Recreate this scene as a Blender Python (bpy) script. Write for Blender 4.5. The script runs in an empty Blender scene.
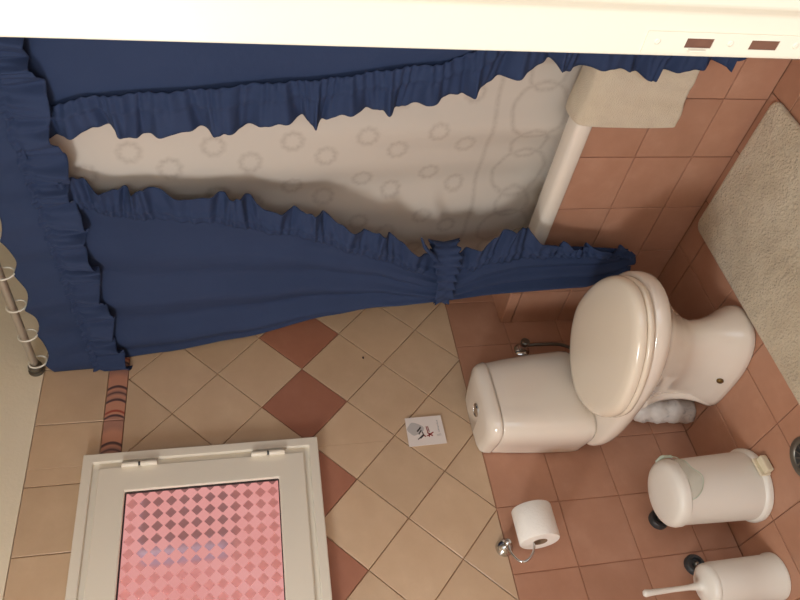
import bpy, bmesh, math, random
from mathutils import Vector, Matrix
random.seed(7)
S = bpy.context.scene
COL = S.collection

# ------------------------------------------------------------------ camera
# The photograph was taken with the phone on its side: image left is up in the room.
R_RIGHT = Vector((0.77307206, -0.63294494, -0.04171678))   # room-right in the upright view
R_DOWN = Vector((-0.15538959, -0.12520781, -0.97988626))
R_FWD = Vector((0.61499078, 0.76400504, -0.19514772))
cam_d = bpy.data.cameras.new('camera')
cam = bpy.data.objects.new('camera', cam_d); COL.objects.link(cam)
cam_d.sensor_fit = 'HORIZONTAL'; cam_d.sensor_width = 36.0
cam_d.lens = 711.85 / 800 * 36.0
cam_d.clip_start = 0.02
ax, ay, az = R_DOWN, R_RIGHT, -R_FWD
cam.matrix_world = Matrix(((ax.x, ay.x, az.x, 0.0), (ax.y, ay.y, az.y, -2.0), (ax.z, ay.z, az.z, 1.40), (0, 0, 0, 1)))
S.camera = cam

# ------------------------------------------------------------------ world, lights, exposure
W = bpy.data.worlds.new('daylight'); S.world = W; W.use_nodes = True
W.node_tree.nodes['Background'].inputs[0].default_value = (0.93, 1.0, 1.06, 1)
W.node_tree.nodes['Background'].inputs[1].default_value = 1.6

def area(name, loc, target, sx, sy, power, color):
    d = bpy.data.lights.new(name, 'AREA'); d.shape = 'RECTANGLE'; d.size = sx; d.size_y = sy
    d.energy = power; d.color = color
    o = bpy.data.objects.new(name, d); COL.objects.link(o); o.location = loc
    o.rotation_euler = (Vector(target) - Vector(loc)).to_track_quat('-Z', 'Y').to_euler()
    return o
area('bedroom_window_light', (-2.6, -3.0, 1.7), (0.9, -1.2, 1.0), 1.4, 1.6, 66, (0.95, 1.0, 1.04))
area('outdoor_light', (-1.1, 0.27, 2.5), (0.8, 0.36, 1.5), 0.2, 0.6, 150, (1.0, 0.95, 0.92))
area('bathroom_fill_light', (-0.85, -0.75, 1.95), (0.6, -0.7, 0.9), 0.5, 0.3, 20.5, (0.96, 1.0, 1.02))  # unseen fill added at the left wall to brighten curtain and room

S.view_settings.view_transform = 'Standard'
S.view_settings.look = 'None'
S.view_settings.gamma = 1.0
S.view_settings.use_curve_mapping = False
S.view_settings.exposure = 0.0

# ------------------------------------------------------------------ materials
def srgb(r, g, b):
    f = lambda c: (c/255/12.92) if c/255 <= .04045 else ((c/255+.055)/1.055)**2.4
    return (f(r), f(g), f(b), 1)

class NT:
    def __init__(self, name):
        self.m = bpy.data.materials.new(name); self.m.use_nodes = True
        self.t = self.m.node_tree; self.b = self.t.nodes['Principled BSDF']
    def n(self, typ, **kw):
        nd = self.t.nodes.new(typ)
        for k, v in kw.items():
            if k.startswith('i_'): nd.inputs[k[2:]].default_value = v
            elif k.startswith('x_'): nd.inputs[int(k[2:])].default_value = v
            else: setattr(nd, k, v)
        return nd
    def l(self, a, b): self.t.links.new(a, b)
    def math(self, op, a, b=None, clamp=False):
        nd = self.n('ShaderNodeMath', operation=op, use_clamp=clamp)
        for i, v in enumerate((a, b)):
            if v is None: continue
            if hasattr(v, 'links'): self.l(v, nd.inputs[i])
            else: nd.inputs[i].default_value = v
        return nd.outputs[0]
    def ramp(self, fac, stops):
        r = self.n('ShaderNodeValToRGB'); e = r.color_ramp.elements
        e[0].position, e[0].color = stops[0]; e[1].position, e[1].color = stops[-1]
        for p, c in stops[1:-1]:
            k = e.new(p); k.color = c
        self.l(fac, r.inputs[0]); return r.outputs[0]
    def mix(self, fac, a, b):
        nd = self.n('ShaderNodeMix', data_type='RGBA')
        for sock, v in ((nd.inputs[0], fac), (nd.inputs[6], a), (nd.inputs[7], b)):
            if hasattr(v, 'links'): self.l(v, sock)
            else: sock.default_value = v
        return nd.outputs[2]

def simple(name, rgb, rough=.5, metal=0, spec=.5, coat=0, noise=None, bump=0, bscale=100, sheen=0):
    k = NT(name); b = k.b
    b.inputs['Base Color'].default_value = srgb(*rgb); b.inputs['Roughness'].default_value = rough
    b.inputs['Metallic'].default_value = metal; b.inputs['Specular IOR Level'].default_value = spec
    b.inputs['Coat Weight'].default_value = coat; b.inputs['Coat Roughness'].default_value = .05
    if sheen: b.inputs['Sheen Weight'].default_value = sheen
    co = k.n('ShaderNodeTexCoord')
    if noise:
        nz = k.n('ShaderNodeTexNoise', i_Scale=noise[0], i_Detail=4.0); k.l(co.outputs['Object'], nz.inputs['Vector'])
        k.l(k.ramp(nz.outputs[0], [(.3, srgb(*rgb)), (.7, srgb(*noise[1]))]), b.inputs['Base Color'])
    if bump:
        n2 = k.n('ShaderNodeTexNoise', i_Scale=bscale, i_Detail=5.0); k.l(co.outputs['Object'], n2.inputs['Vector'])
        bp = k.n('ShaderNodeBump', i_Strength=bump, i_Distance=.01); k.l(n2.outputs[0], bp.inputs['Height'])
        k.l(bp.outputs[0], b.inputs['Normal'])
    return k.m

def tile_mat(name, c1, c2, c3, rough, nscale=9):
    """glazed tile: mottled colour, a little different from tile to tile"""
    k = NT(name); b = k.b
    co = k.n('ShaderNodeTexCoord'); oi = k.n('ShaderNodeObjectInfo')
    add = k.n('ShaderNodeVectorMath', operation='ADD'); k.l(co.outputs['Object'], add.inputs[0])
    sc = k.n('ShaderNodeVectorMath', operation='SCALE'); sc.inputs[0].default_value = (7, 3, 5); k.l(oi.outputs['Random'], sc.inputs[3])
    k.l(sc.outputs[0], add.inputs[1])
    nz = k.n('ShaderNodeTexNoise', i_Scale=nscale, i_Detail=6.0, i_Roughness=.6); k.l(add.outputs[0], nz.inputs['Vector'])
    c = k.ramp(nz.outputs[0], [(.3, srgb(*c1)), (.55, srgb(*c2)), (.75, srgb(*c3))])
    hs = k.n('ShaderNodeHueSaturation'); k.l(c, hs.inputs['Color'])
    k.l(k.math('ADD', k.math('MULTIPLY', oi.outputs['Random'], .10), .95), hs.inputs['Value'])
    k.l(hs.outputs[0], b.inputs['Base Color'])
    b.inputs['Roughness'].default_value = rough
    n2 = k.n('ShaderNodeTexNoise', i_Scale=60, i_Detail=3.0); k.l(add.outputs[0], n2.inputs['Vector'])
    bp = k.n('ShaderNodeBump', i_Strength=.08, i_Distance=.004); k.l(n2.outputs[0], bp.inputs['Height']); k.l(bp.outputs[0], b.inputs['Normal'])
    return k.m

M = {}
M['cream_tile'] = tile_mat('cream_tile', (204, 173, 142), (210, 180, 149), (217, 188, 157), .34)
M['terra_tile'] = tile_mat('terracotta_tile', (176, 128, 103), (184, 136, 111), (193, 146, 121), .38)
M['terra_floor'] = tile_mat('terracotta_floor_tile', (176, 128, 102), (183, 135, 109), (192, 145, 119), .40)
M['diamond_terra'] = tile_mat('terracotta_diamond_tile', (168, 112, 90), (175, 119, 96), (183, 127, 104), .35)
M['grout'] = simple('brown_grout', (158, 118, 86), .9, bump=.2, bscale=300)
M['grout_light'] = simple('pale_terracotta_grout', (168, 118, 92), .9, bump=.2, bscale=300)
M['plaster'] = simple('cream_plaster', (240, 228, 206), .85, bump=.1, bscale=120, noise=(3, (235, 222, 198)))
M['white_paint'] = simple('white_gloss_paint', (226, 217, 196), .35, bump=.04, bscale=40)
M['upvc'] = simple('white_window_plastic', (235, 226, 210), .35)
M['ceramic'] = simple('white_sanitary_ceramic', (238, 226, 212), .12, spec=.6, coat=.5)
M['seat'] = simple('cream_seat_plastic', (240, 226, 206), .18, spec=.55, coat=.3)
M['chrome'] = simple('chrome', (205, 205, 205), .12, metal=1)
M['grey_metal'] = simple('grey_metal', (120, 116, 108), .4, metal=.8)
M['satin_rod'] = simple('satin_aluminium', (196, 188, 176), .35, metal=.7)
M['dark'] = simple('dark_grey_plastic', (52, 54, 56), .45)
M['black'] = simple('black_rubber', (28, 24, 24), .6)
M['white_plastic'] = simple('white_plastic', (238, 232, 222), .35, noise=(4, (232, 226, 214)))
M['ivory'] = simple('ivory_plastic', (226, 214, 186), .45)
M['ring_plastic'] = simple('white_ring_plastic', (240, 236, 224), .4)
M['paper'] = simple('tissue_paper', (246, 240, 232), .95, bump=.25, bscale=160)
M['card_roll'] = simple('grey_cardboard', (150, 122, 98), .95)
M['rust'] = simple('brass_bolt', (120, 92, 48), .4, metal=.7)
M['towel'] = simple('cream_terry', (232, 214, 186), .98, bump=.7, bscale=420, sheen=.3, noise=(30, (224, 204, 176)))
M['pink_wall'] = simple('pink_render', (240, 172, 166), .9, bump=.3, bscale=60)
M['dark_blue'] = simple('dark_blue_grey_metal', (58, 62, 84), .6)
M['socket'] = simple('brown_wood_core', (120, 82, 62), .8, noise=(25, (96, 60, 46)))
M['mark'] = simple('tiny_dark_mark', (60, 45, 40), .7)

def mat_mat():
    k = NT('shaggy_bath_mat'); b = k.b; co = k.n('ShaderNodeTexCoord')
    a = k.n('ShaderNodeTexNoise', i_Scale=7.0, i_Detail=6.0, i_Roughness=.6); k.l(co.outputs['Object'], a.inputs['Vector'])
    k.l(k.ramp(a.outputs[0], [(.3, srgb(196, 178, 150)), (.5, srgb(210, 194, 166)), (.72, srgb(222, 208, 182))]), b.inputs['Base Color'])
    b.inputs['Roughness'].default_value = 1; b.inputs['Sheen Weight'].default_value = .3
    n2 = k.n('ShaderNodeTexNoise', i_Scale=150, i_Detail=4.0); k.l(co.outputs['Object'], n2.inputs['Vector'])
    n3 = k.n('ShaderNodeTexNoise', i_Scale=26, i_Detail=3.0); k.l(co.outputs['Object'], n3.inputs['Vector'])
    h = k.math('ADD', k.math('MULTIPLY', n3.outputs[0], 1.2), n2.outputs[0])
    bp = k.n('ShaderNodeBump', i_Strength=.7, i_Distance=.012); k.l(h, bp.inputs['Height']); k.l(bp.outputs[0], b.inputs['Normal'])
    return k.m
M['mat'] = mat_mat()

def cloth_mat():
    k = NT('navy_cotton'); b = k.b; co = k.n('ShaderNodeTexCoord')
    nz = k.n('ShaderNodeTexNoise', i_Scale=3, i_Detail=4.0); k.l(co.outputs['Object'], nz.inputs['Vector'])
    k.l(k.ramp(nz.outputs[0], [(.3, srgb(47, 60, 90)), (.7, srgb(52, 65, 96))]), b.inputs['Base Color'])
    b.inputs['Roughness'].default_value = .8; b.inputs['Specular IOR Level'].default_value = .15
    wv = k.n('ShaderNodeTexNoise', i_Scale=500, i_Detail=1.0); k.l(co.outputs['Object'], wv.inputs['Vector'])
    n3 = k.n('ShaderNodeTexNoise', i_Scale=16, i_Detail=3.0); k.l(co.outputs['Object'], n3.inputs['Vector'])
    h = k.math('ADD', k.math('MULTIPLY', n3.outputs[0], 1.5), k.math('MULTIPLY', wv.outputs[0], .15))
    bp = k.n('ShaderNodeBump', i_Strength=.25, i_Distance=.01); k.l(h, bp.inputs['Height']); k.l(bp.outputs[0], b.inputs['Normal'])
    return k.m
M['navy'] = cloth_mat()

def liner_mat():
    """off-white liner printed with staggered dotted wreaths and a scrolled border; UV is in metres (across, height)"""
    k = NT('white_printed_liner'); b = k.b
    uv = k.n('ShaderNodeUVMap'); sp = k.n('ShaderNodeSeparateXYZ'); k.l(uv.outputs[0], sp.inputs[0])
    u, v = sp.outputs[0], sp.outputs[1]
    def wreath(ou, ov, pu, pv, r, w):
        du = k.math('SUBTRACT', k.math('MODULO', k.math('ADD', u, 10*pu + ou), pu), pu/2)
        dv = k.math('SUBTRACT', k.math('MODULO', k.math('ADD', v, 10*pv + ov), pv), pv/2)
        d = k.math('SQRT', k.math('ADD', k.math('MULTIPLY', du, du), k.math('MULTIPLY', dv, dv)))
        a = k.math('ARCTAN2', du, dv)
        wob = k.math('MULTIPLY', k.math('SINE', k.math('MULTIPLY', a, 9.0)), .0014)
        e = k.math('ABSOLUTE', k.math('SUBTRACT', k.math('ADD', d, wob), r))
        return k.math('SUBTRACT', 1.0, k.math('DIVIDE', e, w), clamp=True)
    pu, pv = .16, .2
    w1 = wreath(-(-.760) + pu/2, -1.005 + pv/2 + pv*6, pu, pv, .025, .012)
    w2 = wreath(-(-.655) + pu/2, -.895 + pv/2 + pv*6, pu, pv, .025, .012)
    field = k.math('MAXIMUM', w1, w2)
    inb = k.math('LESS_THAN', v, .745)
    b1 = wreath(.05, -.60 + .12, .23, .24, .085, .012)
    b2 = wreath(.165, -.60 + .12, .23, .24, .055, .012)
    b3 = k.math('SUBTRACT', 1.0, k.math('DIVIDE', k.math('ABSOLUTE', k.math('SUBTRACT', v, .735)), .012), clamp=True)
    border = k.math('MAXIMUM', k.math('MAXIMUM', b1, b2), b3)
    p = k.math('ADD', k.math('MULTIPLY', field, k.math('SUBTRACT', 1.0, inb)), k.math('MULTIPLY', border, inb))
    p = k.math('MAXIMUM', p, k.math('MULTIPLY', b3, .8))
    nz = k.n('ShaderNodeTexNoise', i_Scale=90, i_Detail=2.0); k.l(uv.outputs[0], nz.inputs['Vector'])
    p = k.math('MULTIPLY', p, k.math('MULTIPLY', nz.outputs[0], .95), clamp=True)
    k.l(k.mix(p, srgb(206, 195, 183), srgb(172, 158, 146)), b.inputs['Base Color'])
    b.inputs['Roughness'].default_value = .55
    return k.m
M['liner'] = liner_mat()

def deco_mat():
    """border tile: pink-brown bands crossed by arched dark stripes; object X runs along the strip"""
    k = NT('striped_border_tile'); b = k.b; co = k.n('ShaderNodeTexCoord'); sp = k.n('ShaderNodeSeparateXYZ'); k.l(co.outputs['Object'], sp.inputs[0])
    bend = k.math('MULTIPLY', k.math('MULTIPLY', sp.outputs[1], sp.outputs[1]), 14.0)
    fac = k.math('ADD', k.math('MULTIPLY', k.math('ADD', sp.outputs[0], bend), 5.05), .5)
    A, B, Cc, D = srgb(204, 146, 120), srgb(178, 130, 112), srgb(96, 72, 72), srgb(166, 82, 66)
    st = [(0, B), (.06, B), (.07, Cc), (.10, Cc), (.11, A), (.14, A), (.15, D), (.18, D), (.19, A), (.34, A), (.35, Cc), (.385, Cc), (.395, B), (.44, A), (.47, B), (.50, Cc), (.53, B), (.57, A), (.60, Cc), (.63, Cc), (.64, A), (.8, A), (.9, B), (1, B)]
    c = k.ramp(fac, st); 
    k.l(c, b.inputs['Base Color']); b.inputs['Roughness'].default_value = .3
    return k.m
M['deco'] = deco_mat()

def pane_mat():
    """frosted pane with rows of clearer diamonds, daylight behind it"""
    k = NT('frosted_diamond_glass'); t = k.t; out = t.nodes['Material Output']; t.nodes.remove(k.b)
    co = k.n('ShaderNodeTexCoord'); sp = k.n('ShaderNodeSeparateXYZ'); k.l(co.outputs['Object'], sp.inputs[0])
    x, z = sp.outputs[0], sp.outputs[2]
    p = .0355
    def tri(s, off):
        return k.math('ABSOLUTE', k.math('SUBTRACT', k.math('MODULO', k.math('ADD', s, 10*p + off), p), p/2))
    d = k.math('ADD', tri(x, .0), tri(z, .0))
    mask = k.math('MULTIPLY', k.math('SUBTRACT', p*.47, d), 900.0, clamp=True)
    em = k.n('ShaderNodeEmission'); em.inputs[0].default_value = srgb(246, 158, 152); em.inputs[1].default_value = 1.0
    nz = k.n('ShaderNodeTexNoise', i_Scale=6, i_Detail=3.0); k.l(co.outputs['Object'], nz.inputs['Vector'])
    k.l(k.ramp(nz.outputs[0], [(.3, srgb(222, 148, 142)), (.7, srgb(228, 160, 156))]), em.inputs[0])
    rf = k.n('ShaderNodeBsdfRefraction', i_Roughness=.28, i_IOR=1.12); rf.inputs[0].default_value = (1, .96, .96, 1)
    gl = k.n('ShaderNodeBsdfGlossy', i_Roughness=.25); gl.inputs[0].default_value = (1, 1, 1, 1)
    m1 = k.n('ShaderNodeMixShader'); k.l(k.math('MULTIPLY', mask, .80), m1.inputs[0]); k.l(em.outputs[0], m1.inputs[1]); k.l(rf.outputs[0], m1.inputs[2])
    m2 = k.n('ShaderNodeMixShader'); m2.inputs[0].default_value = .04; k.l(m1.outputs[0], m2.inputs[1]); k.l(gl.outputs[0], m2.inputs[2])
    k.l(m2.outputs[0], out.inputs[0])
    return k.m
M['pane'] = pane_mat()

def bag_mat():
    k = NT('translucent_green_bag'); b = k.b
    b.inputs['Base Color'].default_value = srgb(214, 220, 204); b.inputs['Roughness'].default_value = .25
    b.inputs['Alpha'].default_value = .3
    return k.m
M['bag'] = bag_mat()
def wrap_mat():
    k = NT('wrinkled_white_film'); b = k.b; co = k.n('ShaderNodeTexCoord')
    nz = k.n('ShaderNodeTexNoise', i_Scale=26, i_Detail=5.0, i_Distortion=1.5); k.l(co.outputs['Object'], nz.inputs['Vector'])
    k.l(k.ramp(nz.outputs[0], [(.30, srgb(176, 172, 168)), (.42, srgb(214, 206, 198)), (.75, srgb(228, 220, 212))]), b.inputs['Base Color'])
    b.inputs['Roughness'].default_value = .3
    bp = k.n('ShaderNodeBump', i_Strength=.4, i_Distance=.006); k.l(nz.outputs[0], bp.inputs['Height']); k.l(bp.outputs[0], b.inputs['Normal'])
    return k.m
M['wrap'] = wrap_mat()

# ------------------------------------------------------------------ helpers
def new(name, me, mat, parent=None, loc=None):
    o = bpy.data.objects.new(name, me); COL.objects.link(o)
    if mat is not None and not me.materials: me.materials.append(M[mat])
    if parent is not None: o.parent = parent
    if loc is not None: o.location = loc
    return o
def bm_obj(name, bm, mat, parent=None, smooth=True, loc=None, bevel=0, segs=2, subsurf=0, angle=None):
    me = bpy.data.meshes.new(name); bmesh.ops.recalc_face_normals(bm, faces=bm.faces); bm.to_mesh(me); bm.free()
    if smooth:
        for p in me.polygons: p.use_smooth = True
        if angle is not None: me.set_sharp_from_angle(angle=math.radians(angle))
    o = new(name, me, mat, parent, loc)
    if bevel:
        md = o.modifiers.new('bevel', 'BEVEL'); md.width = bevel; md.segments = segs; md.limit_method = 'ANGLE'; md.harden_normals = False
    if subsurf:
        md = o.modifiers.new('sub', 'SUBSURF'); md.levels = subsurf; md.render_levels = subsurf
    return o
def box(bm, x0, x1, y0, y1, z0, z1):
    v = [bm.verts.new(p) for p in ((x0,y0,z0),(x1,y0,z0),(x1,y1,z0),(x0,y1,z0),(x0,y0,z1),(x1,y0,z1),(x1,y1,z1),(x0,y1,z1))]
    for f in ((0,3,2,1),(4,5,6,7),(0,1,5,4),(1,2,6,5),(2,3,7,6),(3,0,4,7)): bm.faces.new([v[i] for i in f])
def loft(bm, rings, cap0=True, cap1=True, closed=True):
    vs = [[bm.verts.new(p) for p in r] for r in rings]
    n = len(vs[0])
    for a, b in zip(vs, vs[1:]):
        for i in range(n if closed else n-1):
            j = (i+1) % n; bm.faces.new((a[i], a[j], b[j], b[i]))
    if cap0: bm.faces.new(list(reversed(vs[0])))
    if cap1: bm.faces.new(vs[-1])
    return vs
def lathe(bm, prof, n=40, origin=(0,0,0), axis='Z', cap0=True, cap1=True):
    rings = []
    for r, h in prof:
        ring = []
        for i in range(n):
            a = 2*math.pi*i/n; c, s = r*math.cos(a), r*math.sin(a)
            p = {'Z': (c, s, h), 'X': (h, c, s), 'Y': (s, h, c)}[axis]
            ring.append((origin[0]+p[0], origin[1]+p[1], origin[2]+p[2]))
        rings.append(ring)
    return loft(bm, rings, cap0, cap1)
def tube(bm, pts, r, n=12, cap=True):
    """round tube along a list of points; r is a number or a list"""
    pts = [Vector(p) for p in pts]; rings = []
    up = Vector((0.123, 0.31, 0.94)).normalized()
    for i, p in enumerate(pts):
        d = (pts[min(i+1, len(pts)-1)] - pts[max(i-1, 0)]).normalized()
        a = d.cross(up)
        if a.length < .05: a = d.cross(Vector((1, 0, 0)))
        a.normalize(); b = d.cross(a)
        rr = r[i] if isinstance(r, (list, tuple)) else r
        rings.append([p + rr*(math.cos(2*math.pi*k/n)*a + math.sin(2*math.pi*k/n)*b) for k in range(n)])
    loft(bm, rings, cap, cap)
def smooth_path(pts, m=8):
    """Catmull-Rom through points"""
    P = [Vector(p) for p in pts]; P = [2*P[0]-P[1]] + P + [2*P[-1]-P[-2]]; out = []
    for i in range(1, len(P)-2):
        for k in range(m):
            t = k/m; a, b, c, d = P[i-1:i+3]
            out.append(.5*((2*b) + (-a+c)*t + (2*a-5*b+4*c-d)*t*t + (-a+3*b-3*c+d)*t**3))
    out.append(P[-2]); return out
def interp(tab, x):
    """smooth table lookup; tab sorted ascending by key"""
    if x <= tab[0][0]: return tab[0][1]
    for (a, va), (b, vb) in zip(tab, tab[1:]):
        if x <= b:
            t = (x-a)/(b-a); t = t*t*(3-2*t)*.5 + t*.5
            return va + (vb-va)*t
    return tab[-1][1]
def empty(name, loc, label=None, cat=None, group=None, kind=None):
    o = bpy.data.objects.new(name, None); COL.objects.link(o); o.location = loc; o.empty_display_size = .05
    return tag(o, label, cat, group, kind)
def tag(o, label=None, cat=None, group=None, kind=None):
    if label: o['label'] = label
    if cat: o['category'] = cat
    if group: o['group'] = group
    if kind: o['kind'] = kind
    return o
def clip(poly, axis, val, keep_less):
    out = []
    for i in range(len(poly)):
        a, b = poly[i], poly[(i+1) % len(poly)]
        ina = (a[axis] <= val) == keep_less or abs(a[axis]-val) < 1e-9
        inb = (b[axis] <= val) == keep_less or abs(b[axis]-val) < 1e-9
        if ina: out.append(a)
        if ina != inb:
            t = (val-a[axis])/(b[axis]-a[axis]); out.append((a[0]+(b[0]-a[0])*t, a[1]+(b[1]-a[1])*t))
    res = []
    for p in out:
        if not res or (abs(p[0]-res[-1][0]) + abs(p[1]-res[-1][1])) > 1e-5: res.append(p)
    if len(res) > 1 and abs(p[0]-res[0][0]) + abs(p[1]-res[0][1]) < 1e-5: res.pop()
    return res if len(res) > 2 else []
def minus_rect(poly, x0, x1, z0, z1):
    parts = [clip(poly, 0, x0, True), clip(poly, 0, x1, False)]
    mid = clip(clip(poly, 0, x0, False), 0, x1, True) if poly else []
    if mid: parts += [clip(mid, 1, z0, True), clip(mid, 1, z1, False)]
    def area2(p): return abs(sum(p[i][0]*p[(i+1) % len(p)][1] - p[(i+1) % len(p)][0]*p[i][1] for i in range(len(p))))
    return [p for p in parts if p and area2(p) > 1e-4]
MESHES = {}
def slab_mesh(polys, thick, ch=.0015):
    """flat slab(s), local XY polygon, rising along local +Z with a chamfered face"""
    bm = bmesh.new()
    for p in polys:
        cx = sum(q[0] for q in p)/len(p); cy = sum(q[1] for q in p)/len(p)
        def ins(q, d):
            v = Vector((cx-q[0], cy-q[1])); L = max(v.length, 1e-6); k = min(d*1.4/L, .5); return (q[0]+v.x*k, q[1]+v.y*k)
        rings = [[(q[0], q[1], 0) for q in p], [(q[0], q[1], thick-ch) for q in p], [(*ins(q, ch), thick) for q in p]]
        loft(bm, rings, cap0=False)
    bmesh.ops.recalc_face_normals(bm, faces=bm.faces)
    me = bpy.data.meshes.new('tile'); bm.to_mesh(me); bm.free(); return me
def tile(parent, polys, centre, basis, mat, thick=.006, key=None):
    """a tile: polygons in wall coordinates; centre in wall coordinates; basis maps wall (a,b,n) to the room"""
    if key is not None and key in MESHES: me = MESHES[key]
    else:
        me = slab_mesh([[(a-centre[0], b-centre[1]) for a, b in p] for p in polys], thick)
        me.materials.append(M[mat])
        if key is not None: MESHES[key] = me
    o = bpy.data.objects.new('tile', me); COL.objects.link(o); o.parent = parent
    o.matrix_local = basis @ Matrix.Translation((centre[0], centre[1], random.uniform(-.0006, .0003)))
    return o
def rect(a0, a1, b0, b1, g=.0012): return [(a0+g, b0+g), (a1-g, b0+g), (a1-g, b1-g), (a0+g, b1-g)]

# ================================================================== the room
X0, X1 = -0.95, 2.20          # left and right walls
YD0, YD1 = -1.622, -1.77      # wall with the door: inner and outer face
ZC = 2.48
WIN = (0.36, 1.062, 1.24, 1.914)      # window outer frame on the back wall

bm = bmesh.new()
T = .008
wx0, wx1, wz0, wz1 = WIN[0]+.02, WIN[1]-.02, WIN[2]+.02, WIN[3]-.02
for b_ in ((X0-.15, wx0, 0, ZC), (wx1, X1+.15, 0, ZC), (wx0, wx1, 0, wz0), (wx0, wx1, wz1, ZC)):
    box(bm, b_[0], b_[1], .005, .18, b_[2], b_[3])
wall_back = tag(bm_obj('wall_back', bm, 'grout', smooth=False), 'back wall tiled cream over terracotta with a diagonal pattern', None, None, 'structure')
bm = bmesh.new(); box(bm, X0-.15, X1+.15, -.0035, .006, 2.071, ZC)
bm_obj('plaster_band', bm, 'plaster', wall_back, smooth=False)

bm = bmesh.new(); box(bm, X0, X1, .0022, .006, 0, .7232)
bm_obj('grout_bed', bm, 'grout_light', wall_back, smooth=False)
BW = Matrix(((1,0,0,0), (0,0,-1,.005), (0,1,0,0), (0,0,0,1)))      # wall (a=X, b=Z, n=-Y)
hole = (wx0, wx1, wz0, wz1)
def wall_tile(poly, c, mat, key):
    cut = any(hole[0] < p[0] < hole[1] and hole[2] < p[1] < hole[3] for p in poly) or (hole[0] < c[0] < hole[1] and hole[2] < c[1] < hole[3])
    # a tile may also straddle the opening's edge without a corner inside it
    xs = [p[0] for p in poly]; zs = [p[1] for p in poly]
    if max(xs) > hole[0] and min(xs) < hole[1] and max(zs) > hole[2] and min(zs) < hole[3]: cut = True
    if cut:
        parts = minus_rect(poly, *hole)
        if parts: tile(wall_back, parts, c, BW, mat)
    else: tile(wall_back, [poly], c, BW, mat, key=key)
PX = .1985; C0 = .790
cols = [C0 + PX*i for i in range(-9, 9) if X0 - PX < C0 + PX*i < X1]
rows_t = [0.0, .122, .322, .522, .7225]
for x in cols:
    a0, a1 = max(x, X0), min(x+PX, X1); full = (a1-a0) > PX-1e-6
    if a1-a0 < .02: continue
    for r in range(4):
        wall_tile(rect(a0, a1, rows_t[r], rows_t[r+1]), ((a0+a1)/2, (rows_t[r]+rows_t[r+1])/2), 'terra_tile', ('t', r == 0) if full else None)
    wall_tile(rect(a0, a1, 1.876, 2.071), ((a0+a1)/2, 1.9735), 'cream_tile', 'ct' if full else None)
    wall_tile(rect(a0, a1, 1.8165, 1.876, .0010), ((a0+a1)/2, 1.846), 'deco', 'deco' if full else None)
HD = .1366; DCX, DCZ = 1.197, 1.2665
for j in range(-4, 5):
    for i in range(-18, 9):
        if (i+j) % 2: continue
        cx, cz = DCX + HD*i, DCZ + HD*j
        if cx + HD < X0 + .02 or cx - HD > X1 - .02: continue
        h = HD - .0018
        p = [(cx-h, cz), (cx, cz-h), (cx+h, cz), (cx, cz+h)]
        whole = (X0 < cx-h and cx+h < X1 and abs(j) < 4)
        if not whole:
            p = clip(p, 1, 1.815, True); p = clip(p, 1, .7242, False) if p else p
            p = clip(p, 0, X0, False) if p else p; p = clip(p, 0, X1, True) if p else p
        if not p: continue
        m = 'diamond_terra' if j == 0 else 'cream_tile'
        wall_tile(p, (cx, cz), m, ('d', j == 0) if whole else None)

# floor
bm = bmesh.new(); box(bm, X0-.15, X1+.15, -4.2, .18, -.12, -.006)
floor = tag(bm_obj('floor', bm, 'grout_light', smooth=False), 'square terracotta floor tiles', None, None, 'structure')
BF = Matrix(((1,0,0,0), (0,1,0,0), (0,0,1,-.006), (0,0,0,1)))
for x in cols:
    a0, a1 = max(x, X0), min(x+PX, 1.478)
    if a1 - a0 < .01: continue
    y = 0.0
    while y > -4.15:
        b0 = max(y-.2, -4.2)
        tile(floor, [rect(a0, a1, b0, y)], ((a0+a1)/2, (b0+y)/2), BF, 'terra_floor', key=('f', round(a1-a0, 3), round(y-b0, 3)))
        y -= .2

# remaining walls and ceiling
def struct(name, boxes, mat):
    bm = bmesh.new()
    for b_ in boxes: box(bm, *b_)
    return tag(bm_obj(name, bm, mat, smooth=False), None, None, None, 'structure')
struct('wall_right', [(X1, X1+.15, YD0, .005, 0, ZC)], 'plaster')
struct('wall_left', [(X0-.15, X0, YD0, .005, 0, ZC)], 'plaster')
struct('ceiling', [(X0-.15, X1+.15, YD1, .18, ZC, ZC+.12)], 'plaster')
DX0, DX1 = -.20, .62           # door opening
DZ = 2.04
struct('wall_front', [(X0-.15, DX0-.04, YD1, YD0, 0, ZC), (DX1+.04, X1+.15, YD1, YD0, 0, ZC), (DX0-.04, DX1+.04, YD1, YD0, DZ+.04, ZC)], 'plaster')

# door frame in the doorway: jambs with a rebate, head, strike plate
door = empty('door_1', (DX1, (YD0+YD1)/2, 0), 'white painted door frame with a two-slot strike plate', None, None, 'structure')
L = Vector((DX1, (YD0+YD1)/2, 0))
def jamb(xin, sgn):
    bm = bmesh.new()
    prof = [(xin, YD0-.0), (xin, -1.672), (xin-sgn*.010, -1.684), (xin-sgn*.010, -1.762), (xin-sgn*.006, -1.772), (xin+sgn*.039, -1.772), (xin+sgn*.039, YD0)]
    loft(bm, [[(x-L.x, y-L.y, z) for x, y in prof] for z in (0, DZ)])
    o = bm_obj('jamb', bm, 'white_paint', door, smooth=False, bevel=.003, segs=3)
    # architraves on the hall side and on the bathroom side
    for ya, yb in ((-1.772, -1.79), (YD0, YD0+.008)):
        bm = bmesh.new(); xs = sorted((xin+sgn*.018, xin+sgn*.075))
        box(bm, xs[0]-L.x, xs[1]-L.x, min(ya, yb)-L.y, max(ya, yb)-L.y, 0, DZ+.06)
        bm_obj('architrave', bm, 'white_paint', door, smooth=False, bevel=.003)
    return o
# slots are cut through the strike-side jamb by building it around two pockets
jamb(DX0, -1); jr = jamb(DX1, 1)
bm = bmesh.new(); box(bm, DX0-.03-L.x, DX1+.03-L.x, -1.772-L.y, YD0-L.y, DZ, DZ+.04)
bm_obj('head', bm, 'white_paint', door, smooth=False, bevel=.003)
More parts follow.
